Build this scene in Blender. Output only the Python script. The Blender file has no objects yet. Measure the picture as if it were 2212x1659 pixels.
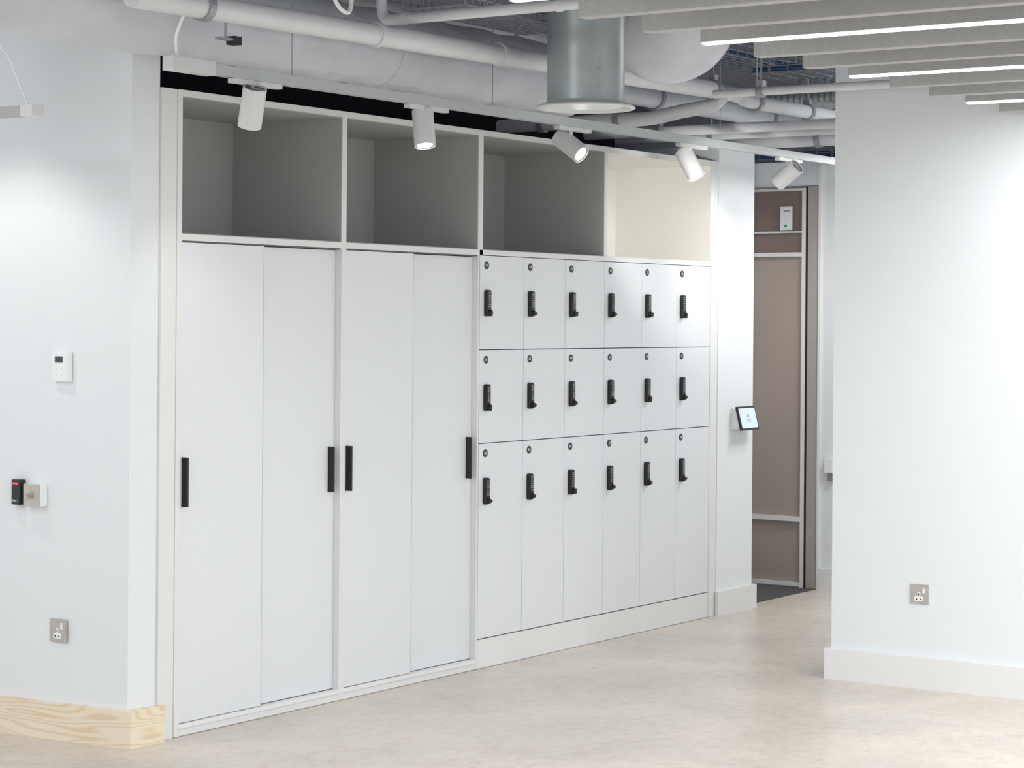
import bpy, bmesh, math, random
from mathutils import Vector, Matrix, Euler
random.seed(4)
S=bpy.context.scene
COL=S.collection
try:
    S.view_settings.view_transform='Standard'
    S.view_settings.look='None'
    S.view_settings.exposure=0.0
except Exception: pass

def lin(c):
    return tuple(((v/255)/12.92 if v/255<=0.04045 else ((v/255+0.055)/1.055)**2.4) for v in c)+(1,)

# ------------------------------------------------------------------ materials
def mat(name,rgb,rough=0.5,metal=0.0,var=0.03,scale=6.0,bump=0.0,bscale=60,emit=None,estr=0,spec=0.5,bdist=0.01):
    m=bpy.data.materials.new(name); m.use_nodes=True
    nt=m.node_tree; b=nt.nodes['Principled BSDF']
    c=lin(rgb)
    tc=nt.nodes.new('ShaderNodeTexCoord')
    n=nt.nodes.new('ShaderNodeTexNoise'); n.inputs['Scale'].default_value=scale; n.inputs['Detail'].default_value=4
    nt.links.new(tc.outputs['Object'],n.inputs['Vector'])
    r=nt.nodes.new('ShaderNodeValToRGB')
    r.color_ramp.elements[0].position=0.3; r.color_ramp.elements[1].position=0.7
    r.color_ramp.elements[0].color=tuple(max(0,v*(1-var)) for v in c[:3])+(1,)
    r.color_ramp.elements[1].color=tuple(min(1,v*(1+var)) for v in c[:3])+(1,)
    nt.links.new(n.outputs['Fac'],r.inputs['Fac']); nt.links.new(r.outputs['Color'],b.inputs['Base Color'])
    b.inputs['Roughness'].default_value=rough; b.inputs['Metallic'].default_value=metal
    b.inputs['Specular IOR Level'].default_value=spec
    if bump:
        n2=nt.nodes.new('ShaderNodeTexNoise'); n2.inputs['Scale'].default_value=bscale; n2.inputs['Detail'].default_value=5
        nt.links.new(tc.outputs['Object'],n2.inputs['Vector'])
        bp=nt.nodes.new('ShaderNodeBump'); bp.inputs['Strength'].default_value=bump; bp.inputs['Distance'].default_value=bdist
        nt.links.new(n2.outputs['Fac'],bp.inputs['Height']); nt.links.new(bp.outputs['Normal'],b.inputs['Normal'])
    if emit:
        b.inputs['Emission Color'].default_value=lin(emit); b.inputs['Emission Strength'].default_value=estr
    return m

M={}
M['wall']=mat('white_wall_paint',(230,234,236),0.6,var=0.008,scale=2,bump=0.05,bscale=150)
M['wallhi']=mat('off_white_base_paint',(231,231,230),0.45,var=0.01)
M['lam']=mat('white_laminate',(225,228,231),0.38,var=0.006,scale=3)
M['lamw']=mat('white_carcass_board',(227,228,227),0.5,var=0.01,scale=3)
M['lining']=mat('shaded_bay_lining',(180,181,179),0.6,var=0.012,scale=3)  # darker board tone, shade of the open bays put into the colour
M['cream']=mat('lit_bay_lining',(238,236,230),0.6,var=0.012,scale=3)  # lighter board tone, brightness of the spotlit bay put into the colour
M['edge']=mat('seam_shade_grey',(165,165,165),0.5)  # colour for the thin shade line between sliding doors
M['rail']=mat('dark_grey_rail',(96,96,98),0.6)
M['gap']=mat('dark_gap',(46,46,48),0.8)
M['black']=mat('black_powder_coat',(20,21,23),0.4,var=0.1)
M['disc']=mat('dark_number_disc',(44,46,50),0.35)
M['navy']=mat('near_black_navy',(12,16,26),0.9,var=0.2)
M['void']=mat('grey_soffit_paint',(132,134,144),0.9,var=0.15,scale=1.5)
M['lag']=mat('painted_duct_insulation',(204,207,214),0.34,var=0.06,scale=4,bump=0.65,bscale=5,bdist=.035)
M['pipe']=mat('painted_white_pipe',(216,218,221),0.4,var=0.04,scale=8,bump=0.15,bscale=20)
M['track']=mat('light_grey_track',(186,191,192),0.4,var=0.01)
M['bar']=mat('grey_light_bar',(176,177,175),0.5,var=0.01)
M['head']=mat('white_lamp_enamel',(214,215,215),0.35,var=0.01)
M['baffle']=mat('pale_felt_baffle',(181,182,180),0.95,var=0.04,scale=60,bump=0.3,bscale=200)
M['galv']=mat('galvanised_steel',(172,180,180),0.36,metal=0.55,var=0.12,scale=5)
M['steel']=mat('brushed_stainless',(186,182,174),0.4,metal=0.45,var=0.05,scale=30)
M['led']=mat('led_diffuser',(250,250,255),0.5,emit=(246,248,255),estr=6)
M['lens']=mat('lit_lens',(255,252,245),0.5,emit=(255,250,240),estr=14)
M['reflector']=mat('grey_reflector',(165,167,168),0.3,metal=0.4)
M['white']=mat('white_plastic',(236,238,239),0.35,var=0.01)
M['key']=mat('grey_keys_and_glint',(150,152,155),0.4)
M['redled']=mat('red_led',(255,60,60),0.4,emit=(255,40,50),estr=3)
M['lcd']=mat('lcd_screen',(52,58,62),0.2)
M['screen']=mat('tablet_screen',(190,205,222),0.15,emit=(205,220,240),estr=0.4)
M['blue']=mat('blue_cable',(48,92,140),0.5,var=0.15,scale=30)
M['wire']=mat('zinc_wire',(158,160,168),0.45,metal=0.3)
M['carpet']=mat('dark_carpet',(84,83,86),0.95,var=0.3,scale=80,bump=0.5,bscale=300)
M['taupe']=mat('taupe_glass_panel',(170,157,148),0.12,var=0.03,scale=1.5)
M['brown']=mat('brown_glass_panel',(132,116,108),0.12,var=0.05,scale=1.5)
M['jamb']=mat('grey_taupe_jamb',(172,166,160),0.5)
M['alu']=mat('pale_aluminium_frame',(228,227,225),0.4)
M['green']=mat('green_mark',(70,150,90),0.5)
M['grey']=mat('mid_grey_plastic',(130,132,135),0.5)
M['btn']=mat('pale_button',(214,217,220),0.5)

def floor_mat():
    m=bpy.data.materials.new('beige_marbled_linoleum'); m.use_nodes=True
    nt=m.node_tree; b=nt.nodes['Principled BSDF']; L=nt.links.new
    tc=nt.nodes.new('ShaderNodeTexCoord')
    mp=nt.nodes.new('ShaderNodeMapping'); mp.inputs['Scale'].default_value=(1,1.4,1); mp.inputs['Rotation'].default_value=(0,0,0.5)
    L(tc.outputs['Object'],mp.inputs['Vector'])
    n1=nt.nodes.new('ShaderNodeTexNoise'); n1.inputs['Scale'].default_value=16; n1.inputs['Detail'].default_value=9; n1.inputs['Roughness'].default_value=0.7; n1.inputs['Distortion'].default_value=0.8
    L(mp.outputs[0],n1.inputs['Vector'])
    n2=nt.nodes.new('ShaderNodeTexNoise'); n2.inputs['Scale'].default_value=1.8; n2.inputs['Detail'].default_value=6; n2.inputs['Distortion'].default_value=0.5
    L(tc.outputs['Object'],n2.inputs['Vector'])
    r=nt.nodes.new('ShaderNodeValToRGB'); e=r.color_ramp.elements
    e[0].position=0.28; e[0].color=lin((199,188,174)); e[1].position=0.75; e[1].color=lin((226,219,209))
    k=e.new(0.5); k.color=lin((215,206,194))
    L(n1.outputs['Fac'],r.inputs['Fac'])
    r2=nt.nodes.new('ShaderNodeValToRGB'); r2.color_ramp.elements[0].position=0.35; r2.color_ramp.elements[0].color=(0.86,0.86,0.86,1); r2.color_ramp.elements[1].position=0.65; r2.color_ramp.elements[1].color=(1,1,1,1)
    L(n2.outputs['Fac'],r2.inputs['Fac'])
    mx=nt.nodes.new('ShaderNodeMixRGB'); mx.blend_type='MULTIPLY'; mx.inputs[0].default_value=1
    L(r.outputs[0],mx.inputs[1]); L(r2.outputs[0],mx.inputs[2]); L(mx.outputs[0],b.inputs['Base Color'])
    b.inputs['Roughness'].default_value=0.33; b.inputs['Specular IOR Level'].default_value=0.4
    return m
M['floor']=floor_mat()
def wood_mat():
    m=bpy.data.materials.new('pine_wood'); m.use_nodes=True
    nt=m.node_tree; b=nt.nodes['Principled BSDF']; L=nt.links.new
    tc=nt.nodes.new('ShaderNodeTexCoord')
    mp=nt.nodes.new('ShaderNodeMapping'); mp.inputs['Scale'].default_value=(1.2,1.2,7.5)
    L(tc.outputs['Object'],mp.inputs['Vector'])
    n=nt.nodes.new('ShaderNodeTexNoise'); n.inputs['Scale'].default_value=1.5; n.inputs['Detail'].default_value=1.0; n.inputs['Distortion'].default_value=0.15
    L(mp.outputs[0],n.inputs['Vector'])
    mu=nt.nodes.new('ShaderNodeMath'); mu.operation='MULTIPLY'; mu.inputs[1].default_value=75
    L(n.outputs['Fac'],mu.inputs[0])
    si=nt.nodes.new('ShaderNodeMath'); si.operation='SINE'; L(mu.outputs[0],si.inputs[0])
    mr=nt.nodes.new('ShaderNodeMapRange'); mr.inputs[1].default_value=-1; mr.inputs[2].default_value=1
    L(si.outputs[0],mr.inputs[0])
    r=nt.nodes.new('ShaderNodeValToRGB'); e=r.color_ramp.elements
    e[0].position=0.0; e[0].color=lin((238,225,204)); e[1].position=1.0; e[1].color=lin((228,205,172))
    k=e.new(0.6); k.color=lin((236,221,198))
    L(mr.outputs[0],r.inputs['Fac']); L(r.outputs[0],b.inputs['Base Color'])
    b.inputs['Roughness'].default_value=0.5
    return m
M['pine']=wood_mat()

# ------------------------------------------------------------------ builders
WORLD={}
def finish(name,bm,mats,smooth=False,origin=None,bevel=0):
    if bevel:
        bmesh.ops.bevel(bm,geom=bm.edges[:],offset=bevel,segments=2,affect='EDGES',profile=0.7)
    bmesh.ops.recalc_face_normals(bm,faces=bm.faces[:])
    me=bpy.data.meshes.new(name)
    vs=[v.co for v in bm.verts]
    if origin is None:
        lo=Vector((min(v.x for v in vs),min(v.y for v in vs),min(v.z for v in vs)))
        hi=Vector((max(v.x for v in vs),max(v.y for v in vs),max(v.z for v in vs)))
        origin=(lo+hi)/2
    origin=Vector(origin)
    bmesh.ops.translate(bm,verts=bm.verts[:],vec=-origin)
    if smooth:
        for f in bm.faces: f.smooth=True
    bm.to_mesh(me); bm.free()
    for m in (mats if isinstance(mats,(list,tuple)) else [mats]): me.materials.append(M[m])
    if smooth:
        try: me.set_sharp_from_angle(angle=math.radians(40))
        except Exception: pass
    ob=bpy.data.objects.new(name,me); ob.location=origin; COL.objects.link(ob)
    WORLD[ob.name]=origin.copy()
    return ob
def box(bm,x0,x1,y0,y1,z0,z1,mi=0,bev=0):
    r=bmesh.ops.create_cube(bm,size=1)
    for v in r['verts']:
        v.co=Vector((x0+(v.co.x+.5)*(x1-x0),y0+(v.co.y+.5)*(y1-y0),z0+(v.co.z+.5)*(z1-z0)))
    fs=list({f for v in r['verts'] for f in v.link_faces})
    for f in fs: f.material_index=mi
    if bev:
        es=list({e for v in r['verts'] for e in v.link_edges})
        rr=bmesh.ops.bevel(bm,geom=es,offset=bev,segments=2,affect='EDGES',profile=0.7)
        for f in rr['faces']: f.material_index=mi
def cyl(bm,p0,p1,r0,r1=None,seg=32,mi=0,caps=True):
    p0=Vector(p0);p1=Vector(p1); r1=r0 if r1 is None else r1
    d=p1-p0; q=d.to_track_quat('Z','Y').to_matrix().to_4x4()
    mt=Matrix.Translation((p0+p1)/2)@q
    r=bmesh.ops.create_cone(bm,cap_ends=caps,segments=seg,radius1=r0,radius2=r1,depth=d.length,matrix=mt)
    for f in {f for v in r['verts'] for f in v.link_faces}: f.material_index=mi
def ring(bm,c,axis,ro,ri,h,seg=48,mi=0):
    q=Vector(axis).to_track_quat('Z','Y').to_matrix(); c=Vector(c)
    L=[]
    for (rr,zz) in ((ro,0),(ro,h),(ri,h),(ri,0)):
        L.append([bm.verts.new(c+q@Vector((rr*math.cos(2*math.pi*i/seg),rr*math.sin(2*math.pi*i/seg),zz))) for i in range(seg)])
    for k in range(4):
        A=L[k];B=L[(k+1)%4]
        for i in range(seg):
            f=bm.faces.new((A[i],A[(i+1)%seg],B[(i+1)%seg],B[i])); f.material_index=mi
def smoothpts(pts,n=8):
    P=[Vector(p) for p in pts]
    if len(P)<3: return P
    out=[]
    Q=[P[0]]+P+[P[-1]]
    for i in range(1,len(Q)-2):
        a,b,c,d=Q[i-1],Q[i],Q[i+1],Q[i+2]
        for k in range(n):
            t=k/n
            out.append(0.5*((2*b)+(c-a)*t+(2*a-5*b+4*c-d)*t*t+(3*b-a-3*c+d)*t**3))
    out.append(P[-1]); return out
def sweep(bm,pts,r,seg=16,mi=0,sm=True,cap=True):
    P=smoothpts(pts) if sm else [Vector(p) for p in pts]
    rings=[]; up=None
    for i,p in enumerate(P):
        t=(P[min(i+1,len(P)-1)]-P[max(i-1,0)]).normalized()
        if up is None:
            up=Vector((0,0,1)) if abs(t.z)<.9 else Vector((1,0,0))
        s=t.cross(up).normalized(); up=s.cross(t).normalized()
        rr=r[i] if isinstance(r,(list,tuple)) else r
        rings.append([bm.verts.new(p+rr*(s*math.cos(2*math.pi*k/seg)+up*math.sin(2*math.pi*k/seg))) for k in range(seg)])
    for a,b in zip(rings,rings[1:]):
        for k in range(seg):
            f=bm.faces.new((a[k],a[(k+1)%seg],b[(k+1)%seg],b[k])); f.material_index=mi
    if cap:
        for q in (rings[0],rings[-1]):
            f=bm.faces.new(q); f.material_index=mi
def boxes(name,lst,mats,bevel=0,smooth=False):
    bm=bmesh.new()
    for b in lst: box(bm,*b[:6],mi=(b[6] if len(b)>6 else 0),bev=bevel)
    return finish(name,bm,mats,smooth=smooth)
def thing(name,loc,label,cat,group=None):
    e=bpy.data.objects.new(name,None); e.location=loc; e.empty_display_size=.1; COL.objects.link(e)
    WORLD[e.name]=Vector(loc); tag(e,label,cat,group); return e
def tag(o,label,cat,group=None):
    o['label']=label; o['category']=cat
    if group: o['group']=group
    return o
def part(o,p,label=None):
    o.parent=p; o.matrix_parent_inverse=Matrix.Translation(-WORLD[p.name])
    if label: o['label']=label
    return o
def rod(T,a,b,r,m='wire',name='suspension_wire',seg=6):
    bm=bmesh.new(); cyl(bm,a,b,r,seg=seg); part(finish(name,bm,m),T)
def struct(o,label,cat='wall'):
    o['kind']='structure'; o['label']=label; o['category']=cat; return o
def text_into(bm,s,size,mtx,mi):
    cu=bpy.data.curves.new('t','FONT'); cu.body=s; cu.size=size; cu.align_x='CENTER'; cu.align_y='CENTER'; cu.extrude=size*0.02; cu.resolution_u=3
    ob=bpy.data.objects.new('t',cu); COL.objects.link(ob)
    dg=bpy.context.evaluated_depsgraph_get()
    me=bpy.data.meshes.new_from_object(ob.evaluated_get(dg))
    me.transform(mtx)
    old=set(bm.faces); bm.from_mesh(me)
    for f in bm.faces:
        if f not in old: f.material_index=mi
    bpy.data.objects.remove(ob); bpy.data.curves.remove(cu); bpy.data.meshes.remove(me)
FRONT=Matrix(((1,0,0,0),(0,0,-1,0),(0,1,0,0),(0,0,0,1)))
LEFTF=Matrix(((0,0,-1,0),(-1,0,0,0),(0,1,0,0),(0,0,0,1)))

# ------------------------------------------------------------------ room shell
struct(boxes('floor',[(-10,9,-10,3.2,-0.1,0)],'floor'),'beige marbled linoleum floor','floor')
struct(boxes('ceiling',[(-4.5,9,-7,3.2,3.25,3.35)],'void'),'grey painted exposed concrete soffit','ceiling')
def prism(name,poly,z0,z1,m):
    bm=bmesh.new()
    a=[bm.verts.new((x,y,z0)) for x,y in poly]; b=[bm.verts.new((x,y,z1)) for x,y in poly]
    bm.faces.new(a); bm.faces.new(b)
    n=len(poly)
    for i in range(n): bm.faces.new((a[i],a[(i+1)%n],b[(i+1)%n],b[i]))
    return finish(name,bm,m)
k=-.086
struct(prism('wall_left',[(-.235,0.015),(-.085,0.015),(-.085,3.0),(-.235+3*k,3.0)],0,2.9,'wall'),'white painted partition end beside the wardrobes')
struct(prism('baseboard_left',[(-.257,-.024),(-.073,-.024),(-.073,-.0005),(-.085,.0145),(-.2355,.0145),(-.2355+3*k,3.0),(-.257+3*k,3.0)],0,.138,'pine'),'pine skirting board wrapping the partition corner','baseboard')
struct(boxes('wall_corner',[(4.29,4.70,0,3.0,0,2.55)],'wall'),'white painted wall pier beside the lockers')
struct(boxes('baseboard_corner',[(4.275,4.722,-.022,-.0005,0,.132),(4.7005,4.722,-.0005,3.0,0,.132)],'wallhi'),'off-white skirting board on the wall pier','baseboard')
struct(boxes('wall_end',[(5.66,5.80,-3,.058,0,2.56),(5.66,5.80,.058,3.0,2.415,2.56)],'wall'),'white corridor wall with a glazed door opening')
struct(boxes('baseboard_end',[(5.638,5.6595,-3,.045,0,.13)],'wallhi'),'off-white skirting in the corridor','baseboard')
struct(boxes('wall_right',[(2.76,3.4,-8,-1.418,0,2.76)],'wall'),'white painted partition wall')
struct(boxes('baseboard_right',[(2.736,2.7595,-8,-1.394,0,.137),(2.7595,3.4,-1.4175,-1.394,0,.137)],'wallhi'),'white skirting board along the partition','baseboard')
struct(boxes('wall_back',[(-.08,4.28,.66,.72,0,2.75)],'navy'),'near-black wall behind the joinery')  # near-black plane closing the band above the joinery
struct(boxes('wall_upper',[(-3,9,2.9,3.0,2.4,3.25),(8,8.1,-4,2.9,0,3.25)],'void'),'grey wall far behind the services')
struct(boxes('trim_1',[(-.084,-.001,.004,.02,0,2.465)],'lamw'),'cream filler strip between partition and wardrobe','trim')
struct(boxes('trim_2',[(4.226,4.2895,.004,.02,0,2.465)],'lamw'),'cream filler strip between lockers and wall','trim')
struct(boxes('floor_carpet',[(4.724,5.655,.07,2.9,0.0005,.004)],'carpet'),'dark grey carpet at the glazed door','floor')
struct(boxes('trim_3',[(5.642,5.6595,.046,.062,0,2.55)],'wallhi'),'white door architrave','trim')

# glazed door
d=thing('door_1',(5.66,.8,0),'tall framed door with taupe glazed panels','door'); d['kind']='structure'
fr=[(5.64,5.66,.148,.170,0.005,2.40),(5.64,5.66,.170,1.3,2.385,2.40),(5.64,5.66,.170,1.3,2.132,2.142),(5.64,5.66,.170,1.3,1.99,2.015),(5.64,5.66,.170,1.3,.40,.43),(5.64,5.66,.170,1.3,.012,.035),(5.64,5.66,1.28,1.3,.035,2.385)]
part(boxes('door_frame',fr,'alu'),d)
part(boxes('door_jamb',[(5.650,5.70,.064,.134,0.005,2.41),(5.650,5.70,.134,.1475,0.005,2.41,1)],['jamb','black']),d,'taupe jamb with black seal')
part(boxes('glass_pane',[(5.662,5.67,.15,1.29,.03,1.99),],'taupe'),d,'taupe tinted glass')
part(boxes('glass_pane',[(5.662,5.67,.15,1.29,1.99,2.39)],'brown'),d,'brown tinted glass')
bm=bmesh.new(); box(bm,5.636,5.6385,.232,.312,2.15,2.29); box(bm,5.634,5.636,.25,.29,2.262,2.268,1); cyl(bm,(5.636,.275,2.175),(5.634,.275,2.175),.009,mi=2,seg=16)
o=finish('door_notice',bm,['white','grey','green'])
part(o,d,'small white paper notice with a green mark')

# ------------------------------------------------------------------ joinery
def lining(T,xl,xr,z0,z1,D,m='lining',lab='compartment lining darkened for shade'):
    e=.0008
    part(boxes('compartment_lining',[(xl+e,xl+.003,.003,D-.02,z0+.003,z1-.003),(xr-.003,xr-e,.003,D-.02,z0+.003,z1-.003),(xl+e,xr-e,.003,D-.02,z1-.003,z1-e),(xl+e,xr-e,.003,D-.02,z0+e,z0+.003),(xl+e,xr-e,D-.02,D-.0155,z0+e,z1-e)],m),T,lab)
def wardrobe(x0,xl,xr,x1,label,lift):
    T=thing('wardrobe',((x0+x1)/2,.3,0),label,'wardrobe','built-in sliding door wardrobes')
    D=.62
    b=[(x0,xl,0,D,0.002,2.465),(xr,x1,0,D,0.002,2.465),
       (xl,xr,0,D,2.440,2.465),(xl,xr,0,D,1.892,1.917),(xl,xr,D-.015,D,.047,2.44),(xl,xr,.002,D,0.002,.047),
       (xl,xr,-.004,.004,.030,.034)]
    part(boxes('carcass',b,'lamw'),T,'white carcass with open top compartment')
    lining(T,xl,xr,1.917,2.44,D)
    xm=(xl+xr)/2+.002
    dz0,dz1=.050,1.885
    part(boxes('top_rail',[(xl,xr,.008,.065,1.887,1.8915)],'rail'),T,'dark sliding door rail')
    part(boxes('bottom_rail',[(xl,xr,.030,.065,.0472,.0495)],'rail'),T,'dark sliding door rail')
    dl=part(boxes('door',[(xl+.001,xm-.0025,.008,.026,dz0,dz1),(xm-.0025,xm,.0082,.026,dz0,dz1,1)],['lam','edge']),T)  # grey strip paints the shade line where the doors overlap
    dr=part(boxes('door',[(xm-.03,xr-.001,.032,.050,dz0,dz1-.001)],'lam'),T)
    for dd,hx,fy in ((dl,xl+.016,.008),(dr,xr-.042,.032)):
        bm=bmesh.new(); box(bm,hx,hx+.009,fy-.030,fy-.022,.875,1.064); box(bm,hx,hx+.009,fy-.022,fy,.875,.889); box(bm,hx,hx+.009,fy-.022,fy,1.05,1.064); box(bm,hx+.001,hx+.008,fy-.023,fy,.886,1.052)
        h=finish('handle',bm,'black'); part(h,dd,'black vertical pull handle')
    return T
wardrobe(0,.025,1.002,1.0175,'white built-in sliding door wardrobe beside the partition end',0)
wardrobe(1.0180,1.033,2.001,2.0135,'white built-in sliding door wardrobe beside the lockers',0)

T=thing('locker_bank',(3.1,.3,0),'white bank of eighteen lockers with black keypad locks','lockers')
D=.62
b=[(2.0140,2.039,.021,D,.002,1.892),(2.0140,2.039,0,D,1.892,2.465),(4.2,4.2255,0,D,.002,2.465),(3.1,3.128,0,D,1.917,2.44),
   (2.039,4.2,0,D,2.44,2.465),(2.0145,4.2,0,D,1.894,1.917),(2.039,4.2,D-.015,D,.137,2.44),(2.0145,4.196,0.0,.06,.002,.133)]
part(boxes('carcass',b,'lamw'),T,'white carcass with open top compartments')
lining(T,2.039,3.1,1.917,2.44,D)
lining(T,3.128,4.2,1.917,2.44,D,'cream','compartment lining lightened as if spotlit')
part(boxes('gap_shade_panel',[(2.02,4.199,.020,.03,.12,1.893)],'gap'),T,'dark sheet painting the shade in the door gaps')  # dark sheet added so gaps over the white carcass look shadowed
X0=2.016; W=(4.197-X0)/6
rows=[(1.461,1.892),(1.032,1.459),(.137,1.030)]
def lockmesh(variant):
    bm=bmesh.new()
    pr=[]; w2=.0165; hh=.061; rr=.010
    for cx_,cz_,a0 in ((w2-rr,hh-rr,0),(-(w2-rr),hh-rr,90),(-(w2-rr),-(hh-rr),180),(w2-rr,-(hh-rr),270)):
        for a in range(0,91,15):
            t=math.radians(a0+a); pr.append((cx_+rr*math.cos(t)+w2,cz_+rr*math.sin(t)-hh))
    lv=[]
    for (yy,s) in ((0,1),(-.016,1),(-.020,.88)):
        lv.append([bm.verts.new((w2+(x-w2)*s,yy,-hh+(z+hh)*(1-(1-s)*.25))) for x,z in pr])
    n=len(pr)
    for A,B in zip(lv,lv[1:]):
        for i in range(n): bm.faces.new((A[i],A[(i+1)%n],B[(i+1)%n],B[i]))
    bm.faces.new(lv[0]); bm.faces.new(lv[-1])
    for r in range(7):
        for c in range(2):
            cyl(bm,(.0110+.011*c,-.020,-.014-.0105*r),(.0110+.011*c,-.0225,-.014-.0105*r),.0036,seg=10,mi=1)
    cyl(bm,(.0165,-.018,-.105),(.0165,-.027,-.105),.0135,seg=24,mi=0)
    cyl(bm,(.0165,-.027,-.105),(.0165,-.033,-.105),.0105,seg=24,mi=0)
    if variant==0:
        box(bm,.014,.034,-.034,-.026,-.112,-.100,0,bev=.003); box(bm,.028,.0345,-.0345,-.030,-.109,-.103,1)  # grey tip paints the highlight on the knob end
    elif variant==1:
        box(bm,.0105,.0225,-.034,-.026,-.122,-.092,0,bev=.003)
    else:
        box(bm,.012,.030,-.034,-.026,-.118,-.104,0,bev=.003); box(bm,.018,.032,-.0345,-.027,-.108,-.094,0,bev=.002)
    bmesh.ops.recalc_face_normals(bm,faces=bm.faces[:])
    me=bpy.data.meshes.new('keypad_lock'); bm.to_mesh(me); bm.free()
    me.materials.append(M['black']); me.materials.append(M['key']); return me
LM=[lockmesh(i) for i in range(3)]
var=[[1,0,2,0,2,1],[1,0,0,0,1,0],[0,0,2,0,0,0]]
for c in range(6):
    for r,(z0,z1) in enumerate(rows):
        xa=X0+W*c+.0014; xb=X0+W*(c+1)-.0014
        dd=boxes('locker_door',[(xa,xb,0,.018,z0+.0014 if r==2 else z0+.0008,z1-.0012)],'lam')
        part(dd,T)
        lk=bpy.data.objects.new('keypad_lock',LM[var[r][c]]); lk.location=(xa+.034,0,z1-.157); COL.objects.link(lk); WORLD[lk.name]=Vector(lk.location)
        part(lk,dd,'black push-button keypad lock with turn knob')
        bm=bmesh.new(); cx_=xa+.052; cz=z1-.045
        cyl(bm,(cx_,0,cz),(cx_,-.0022,cz),.018,seg=32,mi=0)
        text_into(bm,'%02d'%(3*c+r+1),.019,Matrix.Translation((cx_,-.0026,cz))@FRONT,1)
        part(finish('number_plate',bm,['disc','white']),dd,'round black number plate reading %02d'%(3*c+r+1))

# ------------------------------------------------------------------ wall devices
def wx(y): return -.235+k*y
def ldev(name,y0,y1,z0,z1,dep,label,cat,m='white',bev=.004):
    ym=(y0+y1)/2
    T=thing(name,(wx(ym),ym,(z0+z1)/2),label,cat); return T
# thermostat
q=-.040
y0,y1=.325+q,.410+q; xw=wx(.33+q)-.0005
T=ldev('thermostat',y0,y1,1.353,1.466,.026,'white wall thermostat with small grey display','thermostat')
bm=bmesh.new(); box(bm,xw-.026,xw,y0,y1,1.353,1.466,0,bev=.004)
for i in range(4): box(bm,xw-.0265,xw-.02,y0+.0015,y0+.012,1.452-.006*i,1.4535-.006*i,1)
part(finish('case',bm,['white','btn']),T)
part(boxes('display',[(xw-.0275,xw-.0258,.352+q,.392+q,1.424,1.448)],'lcd'),T,'dark grey display')
for yy,zz in ((.385,1.40),(.355,1.40),(.385,1.38),(.355,1.38)): rod(T,(xw-.0258,yy+q,zz),(xw-.0264,yy+q,zz),.0035,'btn','button',12)
# card reader
q=.003
y0,y1=.508+q,.556+q; xw=wx(.508)-.0005
T=ldev('card_reader',y0,y1,.878,.975,.03,'black access card reader with red indicator light','card reader')
part(boxes('case',[(xw-.03,xw,y0,y1,.878,.975)],'black',bevel=.006),T)
part(boxes('indicator_light',[(xw-.0312,xw-.0295,.519+q,.548+q,.957,.963)],'redled'),T,'glowing red indicator')
bm=bmesh.new(); text_into(bm,'PAC',.014,Matrix.Translation((xw-.0305,.534+q,.893))@LEFTF,0)
part(finish('lettering',bm,'white'),T,'small white lettering reading PAC')
# key switch
q=.018
y0,y1=.385+q,.470+q; xw=wx(.385+q)-.0005
T=ldev('key_switch',y0,y1,.878,.960,.045,'stainless key switch plate on white back box','key switch')
part(boxes('back_box',[(xw-.04,xw,y0,y1,.878,.961)],'white',bevel=.003),T)
bm=bmesh.new(); box(bm,xw-.0435,xw-.0402,y0,y1,.877,.962,0,bev=.001)
for yy in (.397,.458): cyl(bm,(xw-.0435,yy+q,.92),(xw-.0445,yy+q,.92),.003,seg=12)
part(finish('face_plate',bm,'steel'),T,'brushed stainless plate')
bm=bmesh.new(); cyl(bm,(xw-.0435,.43+q,.922),(xw-.050,.43+q,.922),.012,seg=24); box(bm,xw-.062,xw-.050,.4285+q,.4315+q,.906,.928)
part(finish('key',bm,'steel'),T,'metal key in lock')
def socket(x,y,z,label):
    T=thing('power_socket',(x,y,z),label,'socket')
    s=.043
    bm=bmesh.new(); box(bm,x-.006,x,y-s,y+s,z-s,z+s,0,bev=.0015)
    for yy in (-.036,.036): cyl(bm,(x-.006,y+yy,z+.002),(x-.0068,y+yy,z+.002),.003,seg=12)
    part(finish('face_plate',bm,'steel'),T,'brushed stainless plate')
    bm=bmesh.new()
    box(bm,x-.0075,x-.0055,y-.018,y+.022,z-.030,z-.010,0,bev=.0006)
    box(bm,x-.0078,x-.0055,y-.005,y+.008,z-.011,z+.010,0)
    box(bm,x-.0084,x-.0070,y-.0005,y+.0035,z-.006,z+.005,1)
    box(bm,x-.0084,x-.0070,y+.008,y+.014,z-.024,z-.019,1); box(bm,x-.0084,x-.0070,y-.011,y-.005,z-.024,z-.019,1)
    part(finish('socket_insert',bm,['white','gap']),T,'white socket insert')
    bm=bmesh.new(); box(bm,x-.0100,x-.0055,y-.028,y-.017,z+.006,z+.030,0,bev=.001); box(bm,x-.0104,x-.0099,y-.0255,y-.0195,z+.024,z+.027,1)
    part(finish('rocker_switch',bm,['white','redled']),T,'white rocker switch')
socket(wx(.34)-.003,.341,.411,'stainless single power socket on the partition end')
socket(2.7597,-1.840,.411,'stainless single power socket on the partition wall')
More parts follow.
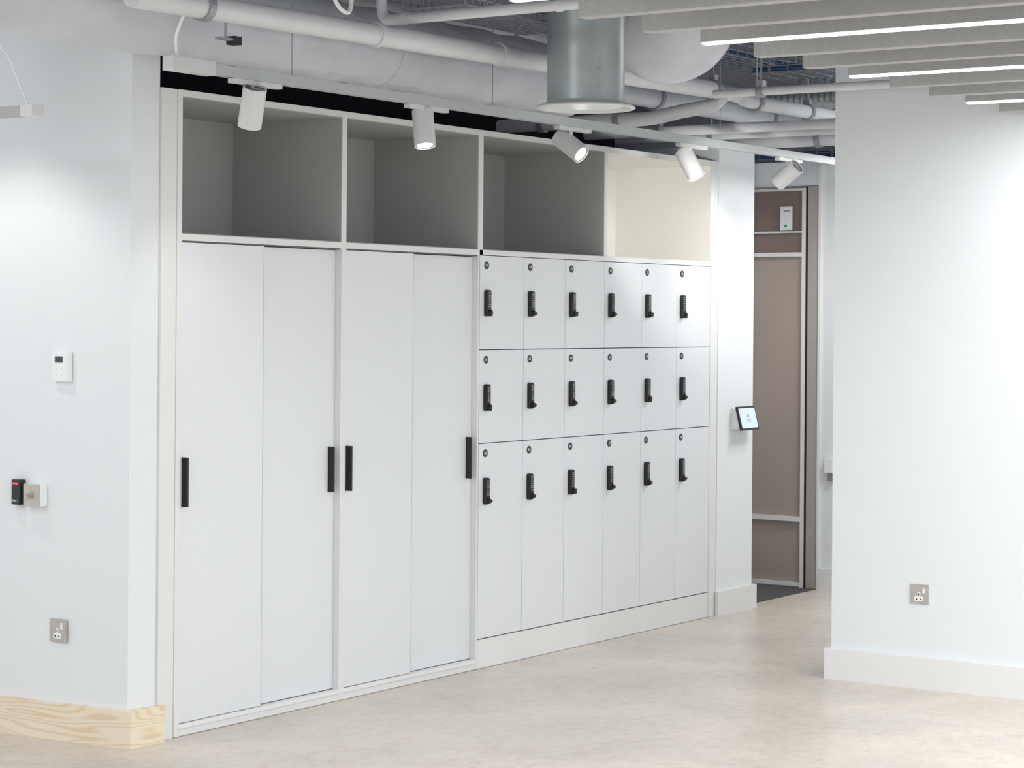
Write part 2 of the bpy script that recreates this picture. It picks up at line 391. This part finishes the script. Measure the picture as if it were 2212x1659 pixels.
# tablet
T=thing('room_tablet',(4.54,-.02,1.065),'black-framed tablet on an angled white wall mount','tablet')
bm=bmesh.new()
vs=[(0,0,.062),(0,-.028,.05),(0,-.055,-.055),(0,0,-.062)]
A=[bm.verts.new((4.448,y-.0005,1.065+z)) for _,y,z in vs]; B=[bm.verts.new((4.62,y-.0005,1.065+z)) for _,y,z in vs]
bm.faces.new(A);bm.faces.new(B)
for i in range(4): bm.faces.new((A[i],A[(i+1)%4],B[(i+1)%4],B[i]))
part(finish('wall_mount',bm,'white'),T,'white wedge mount')
def tilted(name,hw,hh,y0,y1,m,label,dz=0,extra=None):
    bm=bmesh.new(); box(bm,-hw,hw,y0,y1,-hh,hh,0,bev=min(.003,(y1-y0)*.3))
    if extra: extra(bm)
    R=Matrix.Translation((4.543,-.045,1.064+dz))@Matrix.Rotation(math.radians(-14),4,'X')
    bmesh.ops.transform(bm,matrix=R,verts=bm.verts[:])
    return part(finish(name,bm,m),T,label)
tilted('tablet_case',.104,.067,-.010,.002,['black'],'black tablet case')
def ex(bm):
    ring(bm,(0,-.0125,.012),(0,-1,0),.010,.006,.0005,seg=24,mi=1)
    box(bm,-.025,.025,-.0128,-.0120,-.012,-.0095,1); box(bm,-.018,.018,-.0128,-.0120,-.022,-.020,1)
tilted('screen',.092,.056,-.012,-.009,['screen','grey'],'pale blue lit screen',extra=ex)
# corridor device
T=thing('wall_button_box',(5.64,-.02,.72),'white and grey push plate box on the corridor wall','switch')
part(boxes('housing',[(5.625,5.6595,-.05,.008,.70,.790)],'white',bevel=.006),T)
part(boxes('lower_cover',[(5.628,5.6595,-.05,-.016,.655,.6995)],'grey',bevel=.003),T,'grey lower cover')

# ------------------------------------------------------------------ track and spotlights
T=thing('lighting_track',(2,-.54,2.47),'long pale grey suspended lighting track with end feed box','lighting track')
bm=bmesh.new()
box(bm,-.62,6.2,-.558,-.522,2.456,2.486); box(bm,-.62,6.2,-.558,-.550,2.448,2.456); box(bm,-.62,6.2,-.530,-.522,2.448,2.456)
part(finish('track_rail',bm,'track'),T)
part(boxes('end_feed',[(-.640,-.42,-.565,-.515,2.443,2.493)],'head',bevel=.003),T,'white end feed box')
bm=bmesh.new(); sweep(bm,[(-.59,-.54,2.49),(-.60,-.54,2.56),(-.585,-.57,2.65),(-.53,-.60,2.76),(-.46,-.6,2.9),(-.44,-.6,3.25)],.006,seg=8)
part(finish('feed_cable',bm,'white'),T,'white feed cable')
for x in (.02,1.32,3.3,5.2): rod(T,(x,-.54,2.486),(x,-.54,3.25),.0022)
def head(x,dirv,z,label,power=0,size=1,lit=True):
    dv=Vector(dirv).normalized(); c=Vector((x,-.54,z))
    T=thing('track_spotlight',(x,-.54,2.448),label,'spotlight','spotlights on the ceiling track')
    bm=bmesh.new(); box(bm,x-.115,x+.15,-.555,-.525,2.430,2.4478,0,bev=.002)
    part(finish('adapter',bm,'head'),T)
    bm=bmesh.new(); top=Vector((x,-.54,2.430)); j=c-dv*.028
    cyl(bm,top,(x,-.54,max(j.z+.03,2.40)),.009,seg=16); cyl(bm,(x,-.54,max(j.z+.03,2.40)),j,.008,seg=16)
    part(finish('stem',bm,'head'),T)
    bm=bmesh.new(); R=.043; H=.072
    a=c-dv*H; b_=c+dv*H
    cyl(bm,a,b_-dv*.012,R,seg=48,caps=False); ring(bm,b_-dv*.012,dv,R,R-.003,.012); ring(bm,a-dv*.004,dv,R,R-.006,.004)
    cyl(bm,a+dv*.004,a+dv*.006,R-.0005,seg=48,mi=1); cyl(bm,a-dv*.001,a+dv*.004,.012,seg=24,mi=1)
    part(finish('lamp_housing',bm,['head','gap' if not lit else 'reflector'],smooth=True),T,'white cylindrical lamp housing')
    bm=bmesh.new(); cyl(bm,b_-dv*.008,b_-dv*.007,R-.0035,seg=48,mi=0); ring(bm,b_-dv*.007,dv,R-.003,R-.011,.003,mi=1)
    part(finish('lens',bm,['lens','reflector']),T,'glowing lens')
    if power:
        l=bpy.data.lights.new('bulb','SPOT'); l.energy=power; l.spot_size=math.radians(80); l.spot_blend=1; l.shadow_soft_size=.03; l.color=(1,.98,.96)
        lo=bpy.data.objects.new('bulb',l); lo.location=b_+dv*.004; lo.rotation_euler=dv.to_track_quat('-Z','Y').to_euler(); COL.objects.link(lo)
        part(lo,T)
head(-.20,(.22,.36,-.90),2.352,'white cylinder spotlight tilted toward the wardrobe',8)
head(.840,(-.14,-.20,-.97),2.355,'white cylinder spotlight pointing almost straight down, lens glowing',10)
head(1.93,(-.05,-.80,-.55),2.365,'white cylinder spotlight swivelled sideways with glowing lens',8)
head(3.00,(-.05,-.52,-.82),2.352,'white cylinder spotlight angled down with glowing lens',8)
head(4.03,(.10,.80,-.55),2.362,'white cylinder spotlight turned toward the doorway, back visible',12)

T=thing('suspended_light_bar',(-.9,-.187,2.30),'white suspended linear bar hung on a thin wire','light bar')
part(boxes('bar',[(-.925,-.875,-.13,1.6,2.283,2.318)],'bar',bevel=.002),T)
part(boxes('end_cap',[(-.928,-.872,-.187,-.13,2.280,2.321)],'head',bevel=.003),T,'white end cap')
bm=bmesh.new(); sweep(bm,[(-.9,-.14,2.32),(-.9,-.05,2.48),(-.9,.02,2.62),(-.9,.06,3.25)],.003,seg=8)
part(finish('suspension_wire',bm,'white'),T)

# ------------------------------------------------------------------ baffles
YE=-6.9
for i in range(-6,10):
    x=-.685+.3707*i
    if i%3==2:
        T=thing('linear_light',(x,-4.5,2.5),'slim linear ceiling light glowing white between baffles','ceiling light','linear lights between the baffles')
        part(boxes('light_body',[(x-.024,x+.024,YE,-2.238,2.502,2.64)],'baffle'),T)
        part(boxes('diffuser',[(x-.016,x+.016,YE+.01,-2.240,2.495,2.5018)],'led'),T,'glowing white diffuser')
        l=bpy.data.lights.new('lamp','AREA'); l.shape='RECTANGLE'; l.size=.05; l.size_y=4.5; l.energy=38; l.color=(.97,.985,1)
        lo=bpy.data.objects.new('lamp',l); lo.location=(x,-4.6,2.486); COL.objects.link(lo); part(lo,T)
    else:
        T=thing('ceiling_baffle',(x,-4.5,2.5),'pale grey felt ceiling baffle hung in a row','ceiling baffle','felt ceiling baffles')
        part(boxes('baffle_panel',[(x-.026,x+.026,YE,-2.238,2.492,2.66)],'baffle',bevel=.004),T)
    for yy in (-2.8,-6.5): rod(T,(x,yy,2.62),(x,yy,3.25),.0025)

# ------------------------------------------------------------------ services
def pipe(name,runs,r,m,label,cat,hang=(),seg=28,extra=None,collar=()):
    bm=bmesh.new(); sweep(bm,runs,r,seg=seg)
    for (p,ax,w) in collar:
        cyl(bm,Vector(p)-Vector(ax)*w,Vector(p)+Vector(ax)*w,r*1.16,seg=seg)
    o=finish('pipe_run' if hang else name,bm,m,smooth=True)
    if hang:
        T=thing(name,WORLD[o.name],label,cat); part(o,T)
        for h in hang:
            x,y,z=h[:3]
            b2=bmesh.new(); cyl(b2,(x,y,z+r),(x,y,3.25),.005,seg=8)
            dx=Vector(runs[-1])-Vector(runs[0]); ax=Vector((1,0,0)) if abs(dx.x)>abs(dx.y) else Vector((0,1,0))
            if len(h)>3: ax=Vector(h[3])
            ring(b2,Vector((x,y,z))-ax.normalized()*.016,ax,r+.009,r+.0005,.032,seg=24)
            box(b2,x-.018,x+.018,y-.018,y+.018,z+r+.002,z+r+.03)
            part(finish('pipe_clamp',b2,'wire'),T,'steel clamp with hanger rod')
        return T
    return tag(o,label,cat)
def straight(a,b,n=2):
    a=Vector(a);b=Vector(b); return [a.lerp(b,i/(n-1)) for i in range(n)]
# main lagged duct
bm=bmesh.new()
DY,DZ,DR=-.24,2.700,.160
sweep(bm,straight((-4,DY,DZ),(2.35,DY,DZ),90),[DR+.004*math.sin(i*1.3)+random.uniform(-.002,.002) for i in range(90)],seg=40,sm=False)
o=finish('duct_run',bm,'lag',smooth=True)
T=thing('insulated_duct',(0,DY,DZ),'large white painted insulated round duct over the wardrobes','duct'); part(o,T)
for x in (-1.6,.9):
    b2=bmesh.new(); ring(b2,(x-.012,DY,DZ),(1,0,0),DR+.006,DR+.004,.024,seg=40)
    part(finish('duct_strap',b2,'lag'),T,'painted support strap')
rod(T,(1.6,DY,DZ+DR-.002),(1.6,DY,2.868),.008,'wire','duct_lug')
# upper duct with bend
bm=bmesh.new()
sweep(bm,[(-4,-.20,3.048),(-2,-.20,3.048),(-.6,-.20,3.048),(.0,-.19,3.048),(.25,-.05,3.048),(.34,.25,3.048),(.34,1.2,3.048),(.34,2.88,3.048)],.165,seg=40)
o=finish('duct_run',bm,'lag',smooth=True)
T=thing('insulated_duct',(-.6,-.2,3.048),'white painted insulated duct turning away above the larger duct','duct'); part(o,T)
rod(T,(-1.0,-.2,3.2),(-1.0,-.2,3.25),.005,'wire','hanger_rod')
pipe('service_pipe',straight((-.9,-.62,2.660),(3.12,-.62,2.712),4),.042,'pipe','long white painted pipe with couplings','pipe',hang=[(-.55,-.62,2.665),(3.08,-.62,2.711)],collar=[((.42,-.62,2.678),(1,0,0),.012),((1.25,-.62,2.69),(1,0,0),.012)])
pipe('service_pipe',[(.65,-.47,2.90),(.65,-.47,2.82),(.65,-.49,2.775),(.65,-.56,2.768),(.65,-1.2,2.768),(.65,-2.2,2.768)],.021,'pipe','thin white painted pipe crossing overhead','pipe',collar=[((.65,-.58,2.768),(0,1,0),.012),((.65,-1.3,2.768),(0,1,0),.012)])
pipe('service_pipe',[(2.9,.5,2.57),(2.9,.2,2.57),(2.9,-.20,2.57),(2.93,-.36,2.575),(3.02,-.48,2.61),(3.10,-.60,2.64),(3.2,-.62,2.70),(3.3,-.64,2.70),(3.45,-.66,2.68),(4.4,-.68,2.68)],.034,'pipe','white painted pipe bending upward then along the corridor','pipe',hang=[(2.9,.24,2.57,(0,1,0)),(2.9,-.20,2.57,(0,1,0)),(3.45,-.66,2.68,(1,0,0)),(4.0,-.67,2.68,(1,0,0))])
pipe('service_pipe',straight((3.8,.55,2.595),(3.8,-1.38,2.595),4),.026,'pipe','white painted pipe running toward the corridor','pipe',hang=[(3.8,.1,2.595)])
pipe('service_pipe',straight((4.2,.6,2.60),(4.2,-1.38,2.60),4),.024,'pipe','thin white painted pipe above the lockers','pipe',hang=[(4.2,.0,2.6)])
pipe('service_pipe',straight((2.65,-.86,2.64),(2.65,-2.15,2.64),4),.019,'pipe','thin white pipe in front of the partition top','pipe',hang=[(2.65,-1.1,2.64)])
pipe('service_pipe',straight((2.45,-.05,2.74),(7.9,-.05,2.74),4),.055,'lag','thick insulated pipe above the corridor','pipe',hang=[(3.5,-.05,2.74),(4.75,-.05,2.74)])
pipe('service_pipe',straight((3.2,.35,2.90),(7.9,.35,2.90),4),.08,'lag','insulated pipe high above the corridor','pipe',hang=[(4.2,.35,2.90)])
pipe('service_pipe',straight((4.9,.5,2.62),(4.9,-1.38,2.62),4),.04,'pipe','white painted pipe crossing above the corridor','pipe',hang=[(4.9,-.3,2.62)])
pipe('service_pipe',straight((.9,.25,2.98),(3.1,.25,2.98),4),.05,'pipe','white painted pipe high behind the ducts','pipe',hang=[(1.2,.25,2.98),(2.6,.25,2.98)])
bm=bmesh.new()
n=70
sweep(bm,straight((4.45,-.13,2.80),(4.45,-1.38,2.785),n),[.055+(.004 if i%2 else -.002) for i in range(n)],seg=28,sm=False)
o=finish('flexible_duct',bm,'galv'); tag(o,'corrugated silver flexible duct','duct')
# vertical spiral duct with flange
T=thing('spiral_duct',(1.317,-1.0,2.46),'vertical galvanised duct with white flared outlet ring','duct')
bm=bmesh.new(); C=(1.317,-1.0)
cyl(bm,(C[0],C[1],2.475),(C[0],C[1],3.25),.157,seg=64,caps=False)
for z in (2.52,2.86): ring(bm,(C[0],C[1],z),(0,0,1),.1585,.156,.004,seg=64)
for z in (2.535,2.60,2.63):
    for a in (205,232):
        a=math.radians(a); p=Vector((C[0]+.157*math.cos(a),C[1]+.157*math.sin(a),z)); cyl(bm,p,p+Vector((math.cos(a),math.sin(a),0))*.003,.005,seg=10)
part(finish('duct_tube',bm,'galv',smooth=True),T,'galvanised steel tube')
bm=bmesh.new()
prof=[(.150,2.49),(.160,2.478),(.185,2.468),(.200,2.462),(.202,2.456),(.196,2.452),(.165,2.456),(.145,2.47),(.140,2.50)]
seg=64; L=[[bm.verts.new((C[0]+r*math.cos(2*math.pi*i/seg),C[1]+r*math.sin(2*math.pi*i/seg),z)) for i in range(seg)] for r,z in prof]
for A,B in zip(L,L[1:]):
    for i in range(seg): bm.faces.new((A[i],A[(i+1)%seg],B[(i+1)%seg],B[i]))
part(finish('outlet_ring',bm,'head',smooth=True),T,'white flared outlet ring')
bm=bmesh.new(); cyl(bm,(C[0],C[1],2.462),(C[0],C[1],2.466),.150,seg=48)
part(finish('diffuser',bm,'white'),T)
def dome(name,C,R,zc,fl,ztop,label,cat,seg=64):
    bm=bmesh.new()
    prof=[(R,ztop),(R,(ztop+zc)/2),(R,zc)]+[(R*math.cos(math.radians(a)),zc-R*fl*math.sin(math.radians(a))) for a in range(6,90,6)]
    L=[[bm.verts.new((C[0]+r*math.cos(2*math.pi*i/seg),C[1]+r*math.sin(2*math.pi*i/seg),z)) for i in range(seg)] for r,z in prof]
    for A,B in zip(L,L[1:]):
        for i in range(seg): bm.faces.new((A[i],A[(i+1)%seg],B[(i+1)%seg],B[i]))
    bm.faces.new(L[-1])
    o=finish(name,bm,'lag',smooth=True); tag(o,label,cat)
dome('insulated_duct',(1.98,-1.0),.30,2.925,1.02,3.25,'large white insulated duct drop with rounded bottom','duct')
dome('insulated_pipe_drop',(-1.25,.30),.085,2.56,.75,3.25,'white insulated pipe end with rounded bottom','pipe',32)
# cable baskets
def tray(x0,x1,y0,y1,z,h,along,label,cables=0,zt=3.25,step=.1):
    T=thing('cable_basket',((x0+x1)/2,(y0+y1)/2,z),label,'cable tray')
    bm=bmesh.new(); w=.003
    if along=='x':
        ny=7
        for i in range(ny):
            y=y0+(y1-y0)*i/(ny-1); box(bm,x0,x1,y-w,y+w,z-w,z+w)
        for y in (y0,y1):
            for zz in (z+h/2,z+h): box(bm,x0,x1,y-w,y+w,zz-w,zz+w)
        n=int((x1-x0)/step)
        for i in range(n+1):
            x=x0+i*step; box(bm,x-w,x+w,y0,y1,z-w,z+w); box(bm,x-w,x+w,y0-w,y0+w,z,z+h); box(bm,x-w,x+w,y1-w,y1+w,z,z+h)
    else:
        nx=7
        for i in range(nx):
            x=x0+(x1-x0)*i/(nx-1); box(bm,x-w,x+w,y0,y1,z-w,z+w)
        for x in (x0,x1):
            for zz in (z+h/2,z+h): box(bm,x-w,x+w,y0,y1,zz-w,zz+w)
        n=int((y1-y0)/step)
        for i in range(n+1):
            y=y0+i*step; box(bm,x0,x1,y-w,y+w,z-w,z+w); box(bm,x0-w,x0+w,y-w,y+w,z,z+h); box(bm,x1-w,x1+w,y-w,y+w,z,z+h)
    part(finish('wire_basket',bm,'wire'),T)
    for t in (.15,.85):
        if along=='x': xx=x0+(x1-x0)*t; rod(T,(xx,y0,z),(xx,y0,zt),.004,name='hanger_rod'); rod(T,(xx,y1,z),(xx,y1,zt),.004,name='hanger_rod')
        else: yy=y0+(y1-y0)*t; rod(T,(x0,yy,z),(x0,yy,zt),.004,name='hanger_rod'); rod(T,(x1,yy,z),(x1,yy,zt),.004,name='hanger_rod')
    if cables:
        bm=bmesh.new()
        for j in range(cables):
            t=(j+.5)/cables*.8+.1; zz=z+.012+random.random()*.03
            if along=='x':
                sweep(bm,[(x0+(x1-x0)*q/8,y0+(y1-y0)*t+random.uniform(-.02,.02),zz+random.uniform(-.004,.01)) for q in range(9)],.008,seg=6)
            else:
                sweep(bm,[(x0+(x1-x0)*t+random.uniform(-.02,.02),y0+(y1-y0)*q/8,zz+random.uniform(-.004,.01)) for q in range(9)],.008,seg=6)
        part(finish('cable_bundle',bm,'blue'),T,'blue data cables')['kind']='stuff'
tray(.75,1.62,-.80,-.50,2.82,.06,'x','zinc wire cable basket above the pipes',step=.05)
tray(1.0,2.9,.42,.72,2.90,.06,'x','wire cable basket behind the insulated ducts')
tray(3.15,7.5,-.50,-.20,2.93,.06,'x','wire cable basket carrying blue cables',10)
tray(3.55,3.85,-1.38,-.55,2.84,.06,'y','wire cable basket with blue cables crossing toward the partition',9)
tray(5.9,6.2,-1.3,1.2,2.60,.06,'y','low wire cable basket with blue cables beyond the door',10)
# junction box with flex
T=thing('junction_box',(.10,-.72,2.78),'small white ceiling junction box with looped flex','junction box')
bm=bmesh.new(); cyl(bm,(.10,-.72,2.775),(.10,-.72,2.82),.038,seg=32); cyl(bm,(.10,-.72,2.82),(.10,-.72,3.25),.006,seg=8)
part(finish('box_body',bm,'white',smooth=True),T)
bm=bmesh.new(); sweep(bm,[(-.01,-.72,2.9),(0,-.73,2.80),(.04,-.74,2.73),(.10,-.74,2.715),(.13,-.73,2.775)],.008,seg=8)
part(finish('flex_cable',bm,'white'),T)
# bracket
T=thing('hanging_sensor',(-.30,-.50,2.60),'small dark bracket hanging on a rod beside the duct','bracket')
bm=bmesh.new(); box(bm,-.34,-.24,-.515,-.485,2.585,2.593,0); box(bm,-.275,-.235,-.52,-.48,2.572,2.603,1,bev=.003); cyl(bm,(-.30,-.50,2.593),(-.30,-.50,3.25),.005,seg=8)
part(finish('bracket_body',bm,['wire','gap']),T)

# ------------------------------------------------------------------ lighting
w=bpy.data.worlds.new('World'); S.world=w; w.use_nodes=True
w.node_tree.nodes['Background'].inputs[0].default_value=(.95,.972,1,1); w.node_tree.nodes['Background'].inputs[1].default_value=1.22
def spot(loc,tgt,e,size,blend=.5,col=(1,.98,.95),rad=.04):
    l=bpy.data.lights.new('spot_lamp','SPOT'); l.energy=e; l.spot_size=math.radians(size); l.spot_blend=blend; l.shadow_soft_size=rad; l.color=col
    o=bpy.data.objects.new('spot_lamp',l); o.location=loc; o.rotation_euler=(Vector(tgt)-Vector(loc)).to_track_quat('-Z','Y').to_euler(); COL.objects.link(o)
spot((-.95,.62,2.66),(-.33,.45,1.0),24,76,.7,rad=.03)
spot((1.2,-3.2,2.42),(2.76,-2.5,1.0),26,110,1.0,col=(.98,.99,1),rad=.1)
spot((2.3,-1.2,2.10),(4.15,.12,2.14),55,46,.6,col=(1,.99,.96),rad=.05)
spot((5.1,.9,2.5),(5.45,.5,.8),14,120,1.0,rad=.1)  # unseen lamp added to lighten the glazed door
def area(loc,rot,sx,sy,e,col=(1,1,1),name='corridor_fill'):
    l=bpy.data.lights.new(name,'AREA'); l.shape='RECTANGLE'; l.size=sx; l.size_y=sy; l.energy=e; l.color=col
    o=bpy.data.objects.new(name,l); o.location=loc; o.rotation_euler=rot; COL.objects.link(o)
area((4.9,-1.0,2.5),(0,0,0),.6,.6,20)  # unseen fill added to brighten the dark corridor
area((4.2,-1.9,3.1),(0,0,0),1.2,.5,22)  # second unseen fill over the corridor
area((-3.3,0.0,3.1),(0,math.radians(-30),0),1.2,1.8,45,(.98,.99,1),'left_wall_fill')  # out-of-view area light added to brighten the left partition

cam=bpy.data.cameras.new('Camera'); co=bpy.data.objects.new('Camera',cam); COL.objects.link(co)
cam.sensor_width=36; cam.sensor_fit='HORIZONTAL'; cam.lens=4700/2212*36; cam.shift_y=-139.5/2212
cam.clip_end=100
phi=math.atan2(.558,.830)
co.matrix_world=Matrix.Translation((-6.146,-5.666,1.6))@Matrix.Rotation(phi-math.pi/2,4,'Z')@Matrix.Rotation(math.pi/2,4,'X')@Matrix.Rotation(.0075,4,'Z')
S.camera=co
